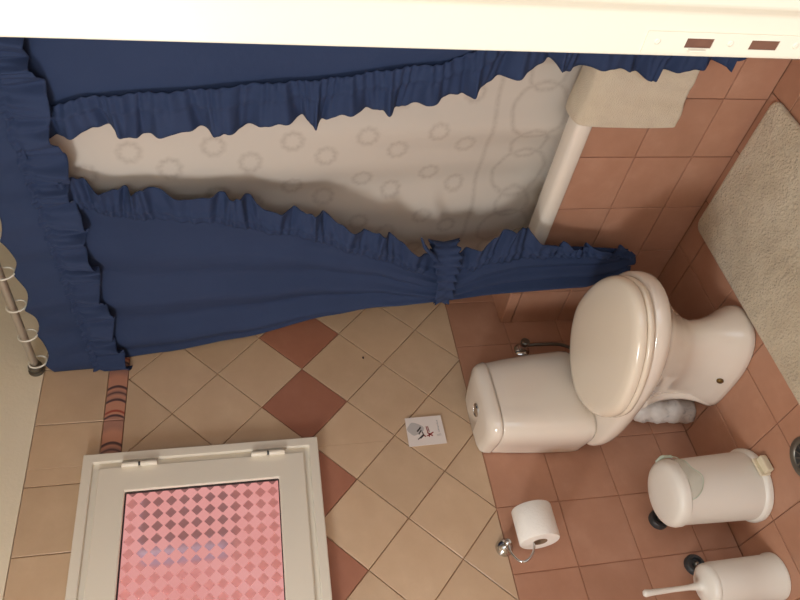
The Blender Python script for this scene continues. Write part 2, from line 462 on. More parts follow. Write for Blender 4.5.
# strike plate with two open slots (frame of strips), dark pockets behind
y0, y1, z0, z1 = -1.651, -1.6275, .805, .998
slots = [(.9195, .951), (.841, .875)]; sy0, sy1 = -1.6445, -1.6335
bm = bmesh.new()
box(bm, -.0015, 0, y0-L.y, sy0-L.y, z0, z1); box(bm, -.0015, 0, sy1-L.y, y1-L.y, z0, z1)
zz = [z0, slots[1][0], slots[1][1], slots[0][0], slots[0][1], z1]
for a, b in ((0, 1), (2, 3), (4, 5)): box(bm, -.0015, 0, sy0-L.y, sy1-L.y, zz[a], zz[b])
sp = bm_obj('strike_plate', bm, 'white_paint', door, smooth=False)
for a, b in slots:
    bm = bmesh.new(); box(bm, -.0006, .0, sy0-L.y, sy1-L.y, a, b)
    bm_obj('slot', bm, 'socket', sp, smooth=False)
for z in (.984, .899, .820):
    bm = bmesh.new(); lathe(bm, [(.0035, .0), (.0035, -.0018), (.002, -.0022), (.0006, -.0016)], 14, (0, -1.640-L.y, z), 'X')
    bm_obj('screw', bm, 'white_paint', sp)
bm = bmesh.new(); box(bm, -.006, 0, sy1+.0005-L.y, sy1+.0025-L.y, .926, .946); bm_obj('lip', bm, 'white_paint', sp, smooth=False, bevel=.0008)

# window
win = empty('window_1', (WIN[0], 0, WIN[2]), 'white window frame with a pink frosted diamond-patterned pane', None, None, 'structure')
def frame(name, x0, x1, z0, z1, wdt, ya, yb, mat, parent, bevel=.003):
    bm = bmesh.new(); ox, oz = WIN[0], WIN[2]
    o = [(x0, z0), (x1, z0), (x1, z1), (x0, z1)]; i = [(x0+wdt, z0+wdt), (x1-wdt, z0+wdt), (x1-wdt, z1-wdt), (x0+wdt, z1-wdt)]
    R = [[(p[0]-ox, y, p[1]-oz) for p in q] for q, y in ((o, ya), (o, yb), (i, yb), (i, ya), (o, ya))]
    vs = [[bm.verts.new(p) for p in r] for r in R[:4]]; vs.append(vs[0])
    for a, b in zip(vs, vs[1:]):
        for k in range(4): bm.faces.new((a[k], a[(k+1) % 4], b[(k+1) % 4], b[k]))
    return bm_obj(name, bm, mat, parent, smooth=False, bevel=bevel, segs=2)
x0, x1, z0, z1 = WIN
frame('outer_frame', x0, x1, z0, z1, .028, .06, -.030, 'upvc', win)
frame('frame_bead', x0+.026, x1-.026, z0+.026, z1-.026, .02, .05, -.016, 'upvc', win)
sash = frame('sash', x0+.044, x1-.044, z0+.044, z1-.044, .078, .04, -.026, 'upvc', win, .004)
gx0, gx1, gz0, gz1 = x0+.119, x1-.119, z0+.119, z1-.119
frame('gasket', gx0, gx1, gz0, gz1, .006, .012, -.018, 'black', sash, 0)
bm = bmesh.new(); cxg, czg = (gx0+gx1)/2, (gz0+gz1)/2
box(bm, gx0-cxg, gx1-cxg, -.002, .002, gz0-czg, gz1-czg)
pane = bm_obj('pane', bm, 'pane', sash, smooth=False, loc=(cxg-x0, -.008, czg-z0))
for zc in (1.756, 1.390):
    hz = None
    for za, zb in ((zc+.003, zc+.049), (zc-.049, zc-.003)):
        bm = bmesh.new(); lathe(bm, [(.0075, za-z0), (.0085, za-z0+.002), (.0085, zb-z0-.002), (.0075, zb-z0)], 16, (x1-.044-x0, -.034, 0))
        h = bm_obj('hinge', bm, 'upvc', win, angle=40)
    bm = bmesh.new(); lathe(bm, [(.006, zc-.004-z0), (.006, zc+.004-z0)], 12, (x1-.044-x0, -.034, 0)); bm_obj('hinge_pin', bm, 'dark', win)
# what lies outside: a pink rendered wall across a light well, and an added dark box that makes the pane's dark patch
struct('wall_outside', [(-.6, 2.0, .44, .54, 0, 2.6)], 'pink_wall')
mb = empty('dark_patch_box', (1.0, .42, 1.665), 'added dark blue-grey box outside, made up for the dark patch behind the frosted pane', 'box')
bm = bmesh.new(); box(bm, -.12, .12, -.12, .02, -.15, .15); bm_obj('case', bm, 'dark_blue', mb, bevel=.03, segs=4, smooth=False)
bm = bmesh.new(); box(bm, -.10, .10, -.135, -.121, -.13, .13); bm_obj('cover', bm, 'dark_blue', mb, bevel=.006, smooth=False)

# ================================================================== bathtub
tub = empty('bathtub', (1.478, -.8, 0), 'white bathtub behind the curtains, its front boxed in with terracotta tiles', 'bathtub')
TL = Vector((1.478, -.8, 0))
def rrect(x0, x1, y0, y1, r, z, n=6):
    pts = []
    for cx, cy, a0 in ((x1-r, y1-r, 0), (x0+r, y1-r, 90), (x0+r, y0+r, 180), (x1-r, y0+r, 270)):
        for k in range(n+1):
            a = math.radians(a0+90*k/n); pts.append((cx+r*math.cos(a)-TL.x, cy+r*math.sin(a)-TL.y, z))
    return pts
bm = bmesh.new()
xa, xb, ya, yb = 1.462, 2.195, -1.615, -.255
loft(bm, [rrect(xa+.006, xb, ya, yb, .006, .494), rrect(xa, xb, ya, yb, .01, .500), rrect(xa, xb, ya, yb, .01, .528), rrect(xa+.004, xb-.002, ya+.004, yb-.004, .012, .537), rrect(xa+.014, xb-.01, ya+.012, yb-.012, .015, .541),
          rrect(xa+.060, xb-.05, ya+.06, yb-.06, .10, .541), rrect(xa+.074, xb-.06, ya+.07, yb-.07, .11, .535), rrect(xa+.084, xb-.07, ya+.085, yb-.085, .12, .50),
          rrect(xa+.11, xb-.10, ya+.15, yb-.13, .14, .25), rrect(xa+.15, xb-.14, ya+.22, yb-.20, .15, .14), rrect(xa+.22, xb-.22, ya+.3, yb-.28, .1, .12)], cap0=False)
bm_obj('tub_shell', bm, 'ceramic', tub)
bm = bmesh.new(); box(bm, .006, .05, -1.62+.8, -.002+.8, 0, .497)
apron = bm_obj('apron', bm, 'grout_light', tub, smooth=False)
BA = Matrix(((0,0,-1,.006), (1,0,0,0), (0,1,0,0), (0,0,0,1)))          # a = Y, b = Z, n = -X
bm = bmesh.new(); box(bm, .006, .712, -.253+.8, -.002+.8, .40, .530)
ledge = bm_obj('end_ledge', bm, 'grout_light', tub, smooth=False)
BL = Matrix(((1,0,0,0), (0,1,0,0), (0,0,1,.530), (0,0,0,1)))
for i in range(4):
    for y_a, y_b in ((-.002, -.253),):
        a_, b_ = .002+.1775*i, .002+.1775*(i+1)
        tile(ledge, [rect(a_, b_, y_b+.8, y_a+.8)], ((a_+b_)/2, (y_a+y_b)/2+.8), BL, 'terra_tile')
BA = Matrix(((0,0,-1,.006), (1,0,0,0), (0,1,0,0), (0,0,0,1)))
for a, b in ((-.002, -.172), (-.172, -.253)):
    tile(ledge, [rect(b+.8, a+.8, .498, .534)], ((a+b)/2+.8, .516), BA, 'terra_tile')
ys = [-.002, -.172, -.372, -.572, -.774, -.975, -1.177, -1.379, -1.580, -1.62]
zs = [-.001, .133, .316, .496]
for a, b in zip(ys, ys[1:]):
    for c, d in zip(zs, zs[1:]):
        tile(apron, [rect(b+.8, a+.8, c, d)], ((a+b)/2+.8, (c+d)/2), BA, 'terra_tile', key=('ap', round(a-b, 3), round(d-c, 3)))

# ================================================================== curtain rail, rings, liner, curtain
def rodpt(y): return Vector((1.385 - .004*y, y, 2.092 + .040*y))
rod = empty('curtain_rail', rodpt(-.0), 'satin metal shower curtain rail fixed above the tiles', 'curtain rail')
bm = bmesh.new(); tube(bm, [rodpt(-.008)-rodpt(0), rodpt(-1.618)-rodpt(0)], .0115, 20); bm_obj('pole', bm, 'satin_rod', rod, angle=40)
for y, d in ((-.004, -1), (-1.618, 1)):
    bm = bmesh.new(); p = rodpt(y)-rodpt(0)
    lathe(bm, [(.024, 0), (.024, d*.006), (.019, d*.008), (.019, d*.016), (.0205, d*.018), (.0205, d*.026), (.017, d*.028), (.017, d*.038), (.0125, d*.040)], 24, p, 'Y')
    bm_obj('flange', bm, 'grey_metal', rod, angle=40)
ring_me = None
ring_y = [-.05 - .137*i for i in range(12)]
for i, y in enumerate(ring_y):
    p = rodpt(y)
    if ring_me is None:
        bm = bmesh.new()
        tube(bm, [(.022*math.cos(math.radians(a)), .004*math.sin(math.radians(a)), -.012+.027*math.sin(math.radians(a))) for a in range(-100, 261, 10)], .0028, 8, False)
        o = bm_obj('curtain_ring', bm, 'ring_plastic'); ring_me = o.data
    else: o = new('curtain_ring', ring_me, None)
    o.location = p
    tag(o, 'white plastic ring looped over the shower curtain rail', 'curtain ring', 'rings on the shower curtain rail')

def grid_obj(name, f, nu, nv, mat, parent, loc=(0,0,0), thick=0, uvf=None):
    me = bpy.data.meshes.new(name); vs = []; fs = []; L_ = Vector(loc)
    for j in range(nv+1):
        for i in range(nu+1): vs.append(tuple(Vector(f(i/nu, j/nv)) - L_))
    for j in range(nv):
        for i in range(nu):
            a = j*(nu+1)+i; fs.append((a, a+1, a+nu+2, a+nu+1))
    me.from_pydata(vs, [], fs); me.update()
    for p in me.polygons: p.use_smooth = True
    if uvf:
        ul = me.uv_layers.new(name='UVMap')
        for lp in me.loops:
            v = vs[lp.vertex_index]; ul.data[lp.index].uv = uvf(v)
    o = new(name, me, mat, parent)
    if thick:
        md = o.modifiers.new('thick', 'SOLIDIFY'); md.thickness = thick; md.offset = 0
    return o
def hsh(i, s=0): 
    r = math.sin(i*127.1 + s*311.7)*43758.5453; return r - math.floor(r)
def vn(x, s=0):
    i = math.floor(x); t = x-i; t = t*t*(3-2*t); return hsh(i, s)*(1-t) + hsh(i+1, s)*t

far_out = [(.17, -.375), (.205, -.372), (.26, -.32), (.345, -.287), (.60, -.272), (.824, -.266), (1.0, -.225), (1.176, -.184), (1.463, -.089), (1.7, -.035), (1.90, -.006)]
# inner liner: from the rail into the tub
def linerf(u, v):
    zq = 2.05 - 1.69*v; ys_ = min(-.03 if zq > .56 else -.20, interp(far_out, zq) - .01 + .075*min(1, (2.05-zq)/1.5))
    t_ = max(0, min(1, (.60-zq)/.05)); ys_ = min(ys_, ys_ + (-.375-ys_)*t_); ye_ = -1.56 + .12*t_
    y = ys_ + (ye_ - ys_)*u
    ztop = rodpt(y).z - .036 - .022*abs(math.sin(math.pi*(y+.05)/.137))
    z = ztop + (.36-ztop)*v
    k = min(1, (2.05-z)/1.5); x = 1.405 + .190*k
    if z < .55: x = 1.595 + .03*(.55-z)/.25
    x += (.012*k+.003)*math.sin(y*19 + 1.2*math.sin(z*2.2)) + .006*k*math.sin(y*43+z*3)
    return (x, y, z)
lin = grid_obj('shower_liner', linerf, 220, 90, 'liner', None, uvf=lambda p: (p[1], p[2]))
tag(lin, 'off-white shower liner printed with wreaths hanging into the bathtub', 'shower curtain')

# outer curtain
cur = empty('shower_curtain', (1.39, -.8, 0), 'navy shower curtain with a ruffled valance, parted and gathered by ties', 'shower curtain')
CL = (1.39, -.8, 0)
def valf(u, v):
    y = .0 - 1.60*u - .006
    zt = rodpt(y).z - .036 - .020*abs(math.sin(math.pi*(y+.05)/.137))
    zb = 1.905 + .006*math.sin(y*9)
    z = zt + (zb-zt)*v
    x = 1.376 + .006*math.sin(y*23)*(1-.4*v) + .003*math.sin(y*61+2*v)
    return (x, y, z)
val = grid_obj('valance', valf, 260, 20, 'navy', cur, CL, .0015)
def valruf(u, v):
    y = -.004 - 1.60*u
    ph = y*78 + 3.2*vn(y*7, 3)
    zb = 1.822 - .030*max(0, 1-abs(y)/.06)+ .010*math.sin(y*33+1) + .006*vn(y*30, 5)
    zt = 1.918 + .004*math.sin(ph*1.3)
    z = zt + (zb-zt)*v
    edge = math.exp(-((v-.16)/.07)**2)
    x = 1.362 + (.011*(.35+v))*math.sin(ph) + .005*math.sin(ph*2.3+v*3+1)*(v) + .003*math.sin(ph*4.1+3*vn(y*30, 8))*(1-.5*v) + .008*edge + .006*v*vn(y*40, 9)
    yy = y + .012*v*math.sin(ph*.5+1.7)
    return (x, min(yy, -.003), z)
grid_obj('valance_ruffle', valruf, 640, 14, 'navy', val, CL, .0015)

# far panel (towards the toilet), gathered by a tie
far_in = [(.17, -.47), (.27, -.475), (.45, -.49), (.59, -.49), (.70, -.47), (.80, -.415), (.86, -.41), (.95, -.455), (1.053, -.51), (1.307, -.615), (1.533, -.672), (1.712, -.690), (1.90, -.755)]
far_w = [(.17, 0.0), (.30, .006), (.45, .010), (.56, .042), (.645, .115), (.75, .085), (.82, .04), (.90, .05), (.98, .065), (1.1, .065), (1.4, .068), (1.7, .062), (1.78, .06), (1.90, .05)]
def capx(z): return min(1.452, 1.398 + .165*max(0, min(1, (2.05-z)/1.5)))
def foldx(u, z, base, nf, amp, seed):
    g = math.exp(-((z-.83)/.16)**2)              # tightness at the tie
    a = amp*(.55+.45*math.sin(3.1*u+seed)) * (1-.35*g)
    s = math.sin(2*math.pi*nf*(u + .05*math.sin(4*u+seed)) + .5*math.sin(z*2.0+seed))
    s2 = math.sin(2*math.pi*(nf*2.3)*u + seed*2 + .8*z)
    return base + a*s + a*.3*s2*(.15+g) - .035*g*math.sin(math.pi*min(1, max(0, u)))
def farf(u, v):
    z = 1.915 + (.19-1.915)*v
    yo, yi = interp(far_out, z), interp(far_in, z)
    zz = z
    if z < .33: zz = z + .055*u*(1-(z-.165)/.165) + .02*math.sin(u*9)*(1-(z-.165)/.165)
    return (min(foldx(u, z, 1.398, 4.2, .015, 1.3), capx(z)), yo + (yi-yo)*u, zz)
pan = grid_obj('curtain_panel', farf, 150, 150, 'navy', cur, CL, .0015)
def ruffle_f(inn, wid, base, seed, sgn=-1, ztop=1.86, zbot=.23, freq=62):
    def f(u, v):            # u along the edge (down), v outwards
        z = ztop + (zbot-ztop)*u
        y0 = interp(inn, z); w = interp(wid, z)
        ph = z*freq + 4*vn(z*6, seed)
        ww = w*(.86 + .22*vn(z*22, seed+1) + .16*math.sin(ph*.5))
        y = y0 + sgn*(-.035 + (ww+.035)*v)
        x = base + .013*(.25+v)*math.sin(ph) + .007*v*math.sin(ph*2.1+2*v) + .0035*math.sin(ph*4.3+vn(z*40, seed)*3)*(1-.5*v) - .010*math.exp(-((v-.33)/.07)**2)
        return (min(x, capx(z)), y, z + .012*v*math.sin(ph*.5+.8))
    return f
grid_obj('panel_ruffle', ruffle_f(far_in, far_w, 1.386, 2), 520, 14, 'navy', pan, CL, .0015)
# tie: a ruffled band wrapped round the gathered cloth
def tie_obj(yc, zc, ry, rx, tilt, parent, hgt=.075):
    def f(u, v):
        a = 2*math.pi*u
        ruf = math.sin(a*21 + 2.4*math.sin(a*3))
        s = abs(v-.5)*2
        r = 1 + .03*ruf*s + .05*s*s
        y = yc + ry*r*math.cos(a); x = 1.400 + (rx*r+.006*ruf*s)*math.sin(a)
        z = zc + (v-.5)*hgt*(.80-.32*math.cos(a))*(1+.10*ruf*s+.12*math.sin(a*5+1)*s) + tilt*(math.cos(a))
        return (min(x, 1.458), y, z)
    t_ = grid_obj('tie', f, 220, 12, 'navy', parent, CL, .0015)
    return t_
t1 = tie_obj(-.385, .838, .128, .055, -.012, cur)
# knot tail sticking up beside the tie
bm = bmesh.new()
tube(bm, smooth_path([Vector((1.368, -.475, .872))-Vector(CL), Vector((1.364, -.505, .894))-Vector(CL), Vector((1.362, -.540, .922))-Vector(CL), Vector((1.366, -.580, .940))-Vector(CL)], 5), [.007]*8+[.006]*4+[.004]*3+[.002], 8)
bm_obj('tie_end', bm, 'navy', t1)

# near panel (towards the door), gathered the same way
near_in = [(.17, -1.20), (.24, -1.19), (.35, -1.19), (.46, -1.16), (.60, -1.20), (.70, -1.215), (.80, -1.17), (.98, -1.085), (1.286, -1.035), (1.6, -1.00), (1.75, -.985), (1.90, -.93)]
near_out = [(.17, -1.42), (.6, -1.47), (.82, -1.48), (1.2, -1.53), (1.9, -1.60)]
near_w = [(.17, .01), (.21, .05), (.34, .066), (.46, .068), (.60, .075), (.70, .085), (.82, .08), (1.2, .078), (1.6, .085), (1.75, .06), (1.9, .04)]
def nearf(u, v):
    z = 1.915 + (.185-1.915)*v
    yo, yi = interp(near_out, z), interp(near_in, z)
    return (min(foldx(u, z, 1.398, 3.6, .015, 2.4), capx(z)), yo + (yi-yo)*u, z)
pan2 = grid_obj('curtain_panel', nearf, 150, 130, 'navy', cur, CL, .0015)
grid_obj('panel_ruffle', ruffle_f(near_in, near_w, 1.386, 5, +1, 1.86, .20), 520, 14, 'navy', pan2, CL, .0015)
tie_obj(-1.33, .80, .150, .055, .010, cur)

# ================================================================== towel over the tub rim
prof = [(1.574, .42), (1.566, .46), (1.557, .505), (1.545, .538), (1.520, .550), (1.480, .551), (1.452, .542), (1.443, .505), (1.442, .42), (1.443, .34), (1.444, .268)]
prof = smooth_path([(x, 0, z) for x, z in prof], 6)
def towf(u, v):
    p = prof[min(len(prof)-1, int(round(v*(len(prof)-1))))]
    y = -.903 - .40*u
    hang = max(0, v-.6)/.4
    x = p.x - .006*hang*math.sin(u*15+1.0)-.004*math.sin(u*31+v*4)*hang
    y += -.012*hang + .006*math.sin(v*8)*(1-u)
    z = p.z + .004*math.sin(u*11+v*3)*(1-hang) + .025*u*hang*hang
    return (min(x, 1.4475) if hang > .05 else x, y, z)
tw = grid_obj('bath_towel', towf, 60, len(prof)-1, 'towel', None, thick=.011)
md = tw.modifiers.new('sub', 'SUBSURF'); md.levels = 1; md.render_levels = 1
tag(tw, 'cream terry towel draped over the rim of the bathtub', 'towel')

# ================================================================== bath mat
def mat_plan(n=8):
    pts = []
    x0, x1, y0, y1, r = .58, 1.446, -1.005, -.520, .03
    for cx, cy, a0 in ((x1-r, y1-r, 0), (x0+r, y1-r, 90), (x0+r, y0+r, 180), (x1-r, y0+r, 270)):
        for k in range(n+1):
            a = math.radians(a0+90*k/n); pts.append((cx+r*math.cos(a), cy+r*math.sin(a)))
    return pts
bm = bmesh.new(); mp = mat_plan(); mc = (1.013, -.7625)
rings = []
for s_, z in ((.985, .0005), (1.0, .003), (1.002, .010), (.990, .0145), (.97, .016), (.6, .0165), (.2, .0165)):
    rings.append([((x-mc[0])*s_ if s_ < .9 else (x-mc[0])-(1-s_)*.4*(1 if x > mc[0] else -1), (y-mc[1])*s_ if s_ < .9 else (y-mc[1])-(1-s_)*.4*(1 if y > mc[1] else -1), z) for x, y in mp])
loft(bm, rings)
mat = bm_obj('bath_mat', bm, 'mat', None, loc=(mc[0], mc[1], 0))
tag(mat, 'beige shaggy rectangular bath mat on the floor beside the bathtub', 'bath mat')

# ================================================================== toilet
TX = 1.075
toi = empty('toilet', (TX, -.30, 0), 'white close-coupled toilet with the cream lid closed', 'toilet')
def egg(hw, yf, yb, ym, z, n=48, pf=2.0, pb=2.0, dx=0):
    """plan outline: half width hw, front y, back y, widest at ym"""
    pts = []
    for i in range(n):
        a = 2*math.pi*i/n; c, s = math.cos(a), math.sin(a)
        p = pf if s < 0 else pb
        x = math.copysign(abs(c)**(2/p), c)*hw; k = math.copysign(abs(s)**(2/p), s)
        y = ym + (k*(ym-yf) if s < 0 else k*(yb-ym))
        pts.append((x+dx, y+.30, z))
    return pts
bm = bmesh.new()
loft(bm, [egg(.108, -.512, -.165, -.30, .000, pf=2.5, pb=4.5), egg(.112, -.516, -.162, -.30, .006, pf=2.5, pb=4.5), egg(.111, -.514, -.163, -.30, .024, pf=2.5, pb=4.5),
          egg(.098, -.505, -.168, -.31, .050, pf=2.4, pb=4.0), egg(.080, -.494, -.170, -.32, .085, pf=2.3, pb=3.2), egg(.070, -.486, -.170, -.33, .130, pf=2.2, pb=2.8), egg(.072, -.488, -.165, -.34, .170, pf=2.1, pb=2.6),
          egg(.086, -.505, -.160, -.35, .205, pf=2.1, pb=2.4), egg(.106, -.540, -.150, -.37, .245, pf=2.1, pb=2.3), egg(.127, -.582, -.130, -.385, .282, pf=2.1, pb=2.3),
          egg(.146, -.622, -.10, -.39, .314, pf=2.1, pb=2.4), egg(.156, -.645, -.06, -.39, .334, pf=2.1, pb=2.8, dx=-.003), egg(.169, -.668, -.03, -.39, .346, pf=2.05, pb=3.0, dx=-.006), egg(.176, -.678, -.016, -.39, .356, pf=2.05, pb=3.2, dx=-.008),
          egg(.179, -.682, -.015, -.39, .372, pf=2.05, pb=3.3, dx=-.008), egg(.178, -.681, -.015, -.39, .391, pf=2.05, pb=3.3, dx=-.008), egg(.172, -.675, -.018, -.39, .398, pf=2.05, pb=3.3, dx=-.008), egg(.162, -.664, -.025, -.39, .400, pf=2.05, pb=3.3, dx=-.008)])
bm_obj('bowl', bm, 'ceramic', toi)
# floor bolts and a rib at the back of the foot on both sides
for s in (-1, 1):
    bm = bmesh.new()
    pth = smooth_path([(s*.090, -.205+.30, .012), (s*.067, -.207+.30, .07), (s*.056, -.203+.30, .13), (s*.058, -.200+.30, .19), (s*.078, -.205+.30, .25)], 5)
    n_ = len(pth); tube(bm, pth, [.020-.004*math.sin(math.pi*i/(n_-1)) for i in range(n_)], 14)
    bm_obj('side_rib', bm, 'ceramic', toi)
    bm = bmesh.new(); lathe(bm, [(.010, 0), (.010, .004), (.006, .008), (.003, .0085)], 16, (0, 0, 0), 'Z')
    b_ = bm_obj('floor_bolt', bm, 'rust', toi, angle=50, loc=(s*.097, -.335+.30, .052)); b_.rotation_euler = (0, s*math.radians(65), 0)
# seat ring (closed under the lid) and lid
def lidring(g, z): return egg(.186+g, -.680-g, -.195+g, -.400, z, pf=1.86, pb=1.75, dx=-.018)
bm = bmesh.new(); loft(bm, [lidring(-.006, .4005), lidring(.0, .404), lidring(.002, .414), lidring(-.001, .4195), lidring(-.012, .4205)]); bm_obj('seat', bm, 'seat', toi)
bm = bmesh.new(); loft(bm, [lidring(-.010, .4215), lidring(-.002, .4235), lidring(.001, .428), lidring(-.001, .439), lidring(-.006, .447), lidring(-.016, .452), lidring(-.035, .455), lidring(-.075, .458), lidring(-.13, .460)])
lid = bm_obj('lid', bm, 'seat', toi)
for s in (-1, 1):
    bm = bmesh.new(); lathe(bm, [(.010, -.028), (.013, -.024), (.013, .024), (.010, .028)], 16, (s*.075, -.222+.30, .418), 'X'); bm_obj('hinge', bm, 'seat', lid, angle=40)
# cistern: tapers in towards the top, rounded front corners
def cis(hw, yf, z, p=4.5, yb=-.012):
    pts = []; n = 48; ym = yb
    for i in range(n):
        a = 2*math.pi*i/n; c, s = math.cos(a), math.sin(a)
        if s <= 0:
            x = math.copysign(abs(c)**(2/p), c)*hw; y = ym - abs(s)**(2/p)*(ym-yf)
        else:
            x = math.copysign(abs(c)**(2/8), c)*hw; y = ym + abs(s)**(2/8)*.008
        x *= 1 - .24*max(0, min(1, (y-yf)/(yb-yf)))
        pts.append((x+.008, y+.30, z))
    return pts
bm = bmesh.new()
loft(bm, [cis(.150, -.165, .398), cis(.172, -.185, .402), cis(.178, -.190, .415), cis(.180, -.192, .44), cis(.172, -.190, .54), cis(.160, -.186, .64), cis(.152, -.182, .690), cis(.150, -.181, .694)])
cb = bm_obj('cistern', bm, 'ceramic', toi)
bm = bmesh.new()
loft(bm, [cis(.148, -.180, .696), cis(.153, -.185, .6985), cis(.153, -.186, .706), cis(.148, -.182, .722), cis(.138, -.173, .733), cis(.11, -.15, .7385), cis(.05, -.1, .740)])
cl = bm_obj('cistern_lid', bm, 'ceramic', toi)
bm = bmesh.new(); lathe(bm, [(.022, .738), (.022, .743), (.019, .7455), (.0185, .744), (.010, .7455), (.001, .746)], 28, (0, -.095+.30, 0)); bm_obj('flush_button', bm, 'chrome', cl, angle=40)

# wrapped waste pipe behind the toilet
bm = bmesh.new()
pp = smooth_path([(0, 0, .0), (-.0, -.01, .06), (.01, .0, .12), (.03, .01, .17), (.07, .0, .20)], 6)
tube(bm, pp, [.044 + .003*math.sin(i*1.3) + .002*math.sin(i*3.1) for i in range(len(pp))], 22)
for v in bm.verts: v.co += Vector((1, 1, 1))*.002*math.sin(v.co.x*190+v.co.z*150)*math.cos(v.co.y*170)
pipe = bm_obj('waste_pipe', bm, 'wrap', None, loc=(1.035, -.062, .004))
tag(pipe, 'white film-wrapped waste pipe between the toilet foot and the wall', 'pipe')

# angle valve and hose
val_ = empty('stop_valve', (1.355, -.001, .487), 'small chrome stop valve on the terracotta wall behind the cistern', 'valve')
bm = bmesh.new(); lathe(bm, [(.028, 0), (.028, -.003), (.022, -.009), (.011, -.011), (.011, -.022), (.014, -.024), (.014, -.038), (.010, -.040)], 24, axis='Y'); bm_obj('body', bm, 'chrome', val_, angle=40)
bm = bmesh.new(); lathe(bm, [(.013, -.042), (.016, -.043), (.016, -.054), (.012, -.057)], 10, axis='Y'); bm_obj('knob', bm, 'grey_metal', val_, angle=30)
bm = bmesh.new(); tube(bm, smooth_path([(0, -.030, -.005), (-.004, -.036, -.06), (-.012, -.040, -.13), (-.040, -.042, -.17), (-.075, -.05, -.15), (-.088, -.055, -.09)], 8), .006, 10); bm_obj('hose', bm, 'grey_metal', val_)

# ================================================================== toilet roll on its holder
hol = empty('toilet_roll_holder', (.668, -.001, .730), 'chrome wall rosette with a curved wire arm holding the toilet roll', 'toilet roll holder')
bm = bmesh.new(); lathe(bm, [(.026, 0), (.026, -.006), (.024, -.012), (.017, -.020), (.008, -.024), (.008, -.040), (.010, -.042), (.010, -.050), (.006, -.054)], 28, axis='Y'); bm_obj('rosette', bm, 'chrome', hol, angle=50)
bm = bmesh.new(); tube(bm, smooth_path([(0, -.046, 0), (-.030, -.054, .002), (-.058, -.062, -.010), (-.066, -.068, -.028), (-.054, -.073, -.049), (-.028, -.076, -.063), (.02, -.0765, -.067), (.085, -.0765, -.066)], 8), .0035, 10); bm_obj('arm', bm, 'chrome', hol)
bm = bmesh.new()
n = 48; RX0, RX1 = -.050, .050
def rr(r, x, w=0): return [(x, r*(1+w*math.sin(5*2*math.pi*i/n))*math.cos(2*math.pi*i/n), r*(1+w*math.sin(5*2*math.pi*i/n))*math.sin(2*math.pi*i/n)) for i in range(n)]
vs = loft(bm, [rr(.0215, RX0), rr(.040, RX0-.0005), rr(.0565, RX0), rr(.0585, RX0+.003), rr(.0585, RX1-.003), rr(.0565, RX1), rr(.040, RX1+.0005), rr(.0215, RX1), rr(.0215, RX0)], False, False)
bmesh.ops.remove_doubles(bm, verts=bm.verts, dist=1e-6)
roll = empty('toilet_roll', (.699, -.0765, .6465), 'white toilet roll hanging on the chrome arm', 'toilet roll')
bm_obj('paper', bm, 'paper', roll, angle=50)
bm = bmesh.new(); loft(bm, [rr(.0205, RX0-.001), rr(.0212, RX0-.001), rr(.0212, RX1+.001), rr(.0205, RX1+.001), rr(.0205, RX0-.001)], False, False); bm_obj('core', bm, 'card_roll', roll)

# ================================================================== printed card on the wall
card = empty('wall_notice', (1.065, -.0045, .895), 'small white printed notice with grey and red marks stuck above the cistern', 'notice')
def flat(name, polys, depth, mat, parent):
    bm = bmesh.new()
    for p in polys:
        loft(bm, [[(x, 0, z) for x, z in p], [(x, -depth, z) for x, z in p]])
    return bm_obj(name, bm, mat, parent, smooth=False)
M['card'] = simple('white_card', (240, 230, 224), .5); M['ink_grey'] = simple('grey_ink', (196, 190, 188), .7); M['ink_dark'] = simple('dark_ink', (70, 58, 58), .7); M['ink_red'] = simple('red_ink', (150, 40, 46), .7)
flat('sheet', [[(-.05, -.063), (.051, -.061), (.049, .058), (-.052, .060)]], .002, 'card', card)
blob = [(.008+.022*math.cos(a)*(1+.15*math.sin(3*a)), .030+.026*math.sin(a)*(1+.1*math.cos(4*a))) for a in [2*math.pi*i/20 for i in range(20)]]
flat('grey_print', [blob], .0024, 'ink_grey', card)
def stroke(x0, z0, x1, z1, w):
    d = Vector((x1-x0, z1-z0)); n_ = Vector((-d.y, d.x)).normalized()*w/2
    return [(x0-n_.x, z0-n_.y), (x1-n_.x, z1-n_.y), (x1+n_.x, z1+n_.y), (x0+n_.x, z0+n_.y)]
flat('dark_print', [stroke(-.002, .026, .010, .014, .005), stroke(-.012, .022, .002, .012, .004), stroke(-.026, .020, -.016, .008, .006), stroke(.004, .020, .014, .012, .004), stroke(-.030, .028, -.022, .016, .003), stroke(-.018, .006, -.004, .010, .003)], .0028, 'ink_dark', card)
flat('red_print', [stroke(-.020, -.004, -.008, -.026, .0035), stroke(-.008, -.006, -.021, -.022, .0035), stroke(-.024, -.010, -.014, -.012, .003), stroke(-.006, -.008, .014, -.006, .0025), stroke(-.006, -.013, .014, -.011, .002), stroke(-.022, .0, -.018, .006, .003)], .0028, 'ink_red', card)
flat('small_lettering', [stroke(-.008+i*.0055, -.045, -.0045+i*.0055, -.045+.001*(i % 3-1), .0035 + .001*(i % 2)) for i in range(8)] + [stroke(-.018, -.036, -.016, -.050, .0015), stroke(-.022, -.036, -.020, -.050, .0015)], .0028, 'ink_grey', card)

bm = bmesh.new(); lathe(bm, [(.005, 0), (.005, -.001), (.0035, -.003), (.001, -.0035)], 12, axis='Y')
for v in bm.verts: v.co.z *= .6
mk = bm_obj('wall_plug', bm, 'mark', None, loc=(1.363, -.001, 1.057)); tag(mk, 'tiny dark plug on a cream diamond tile', 'wall plug')

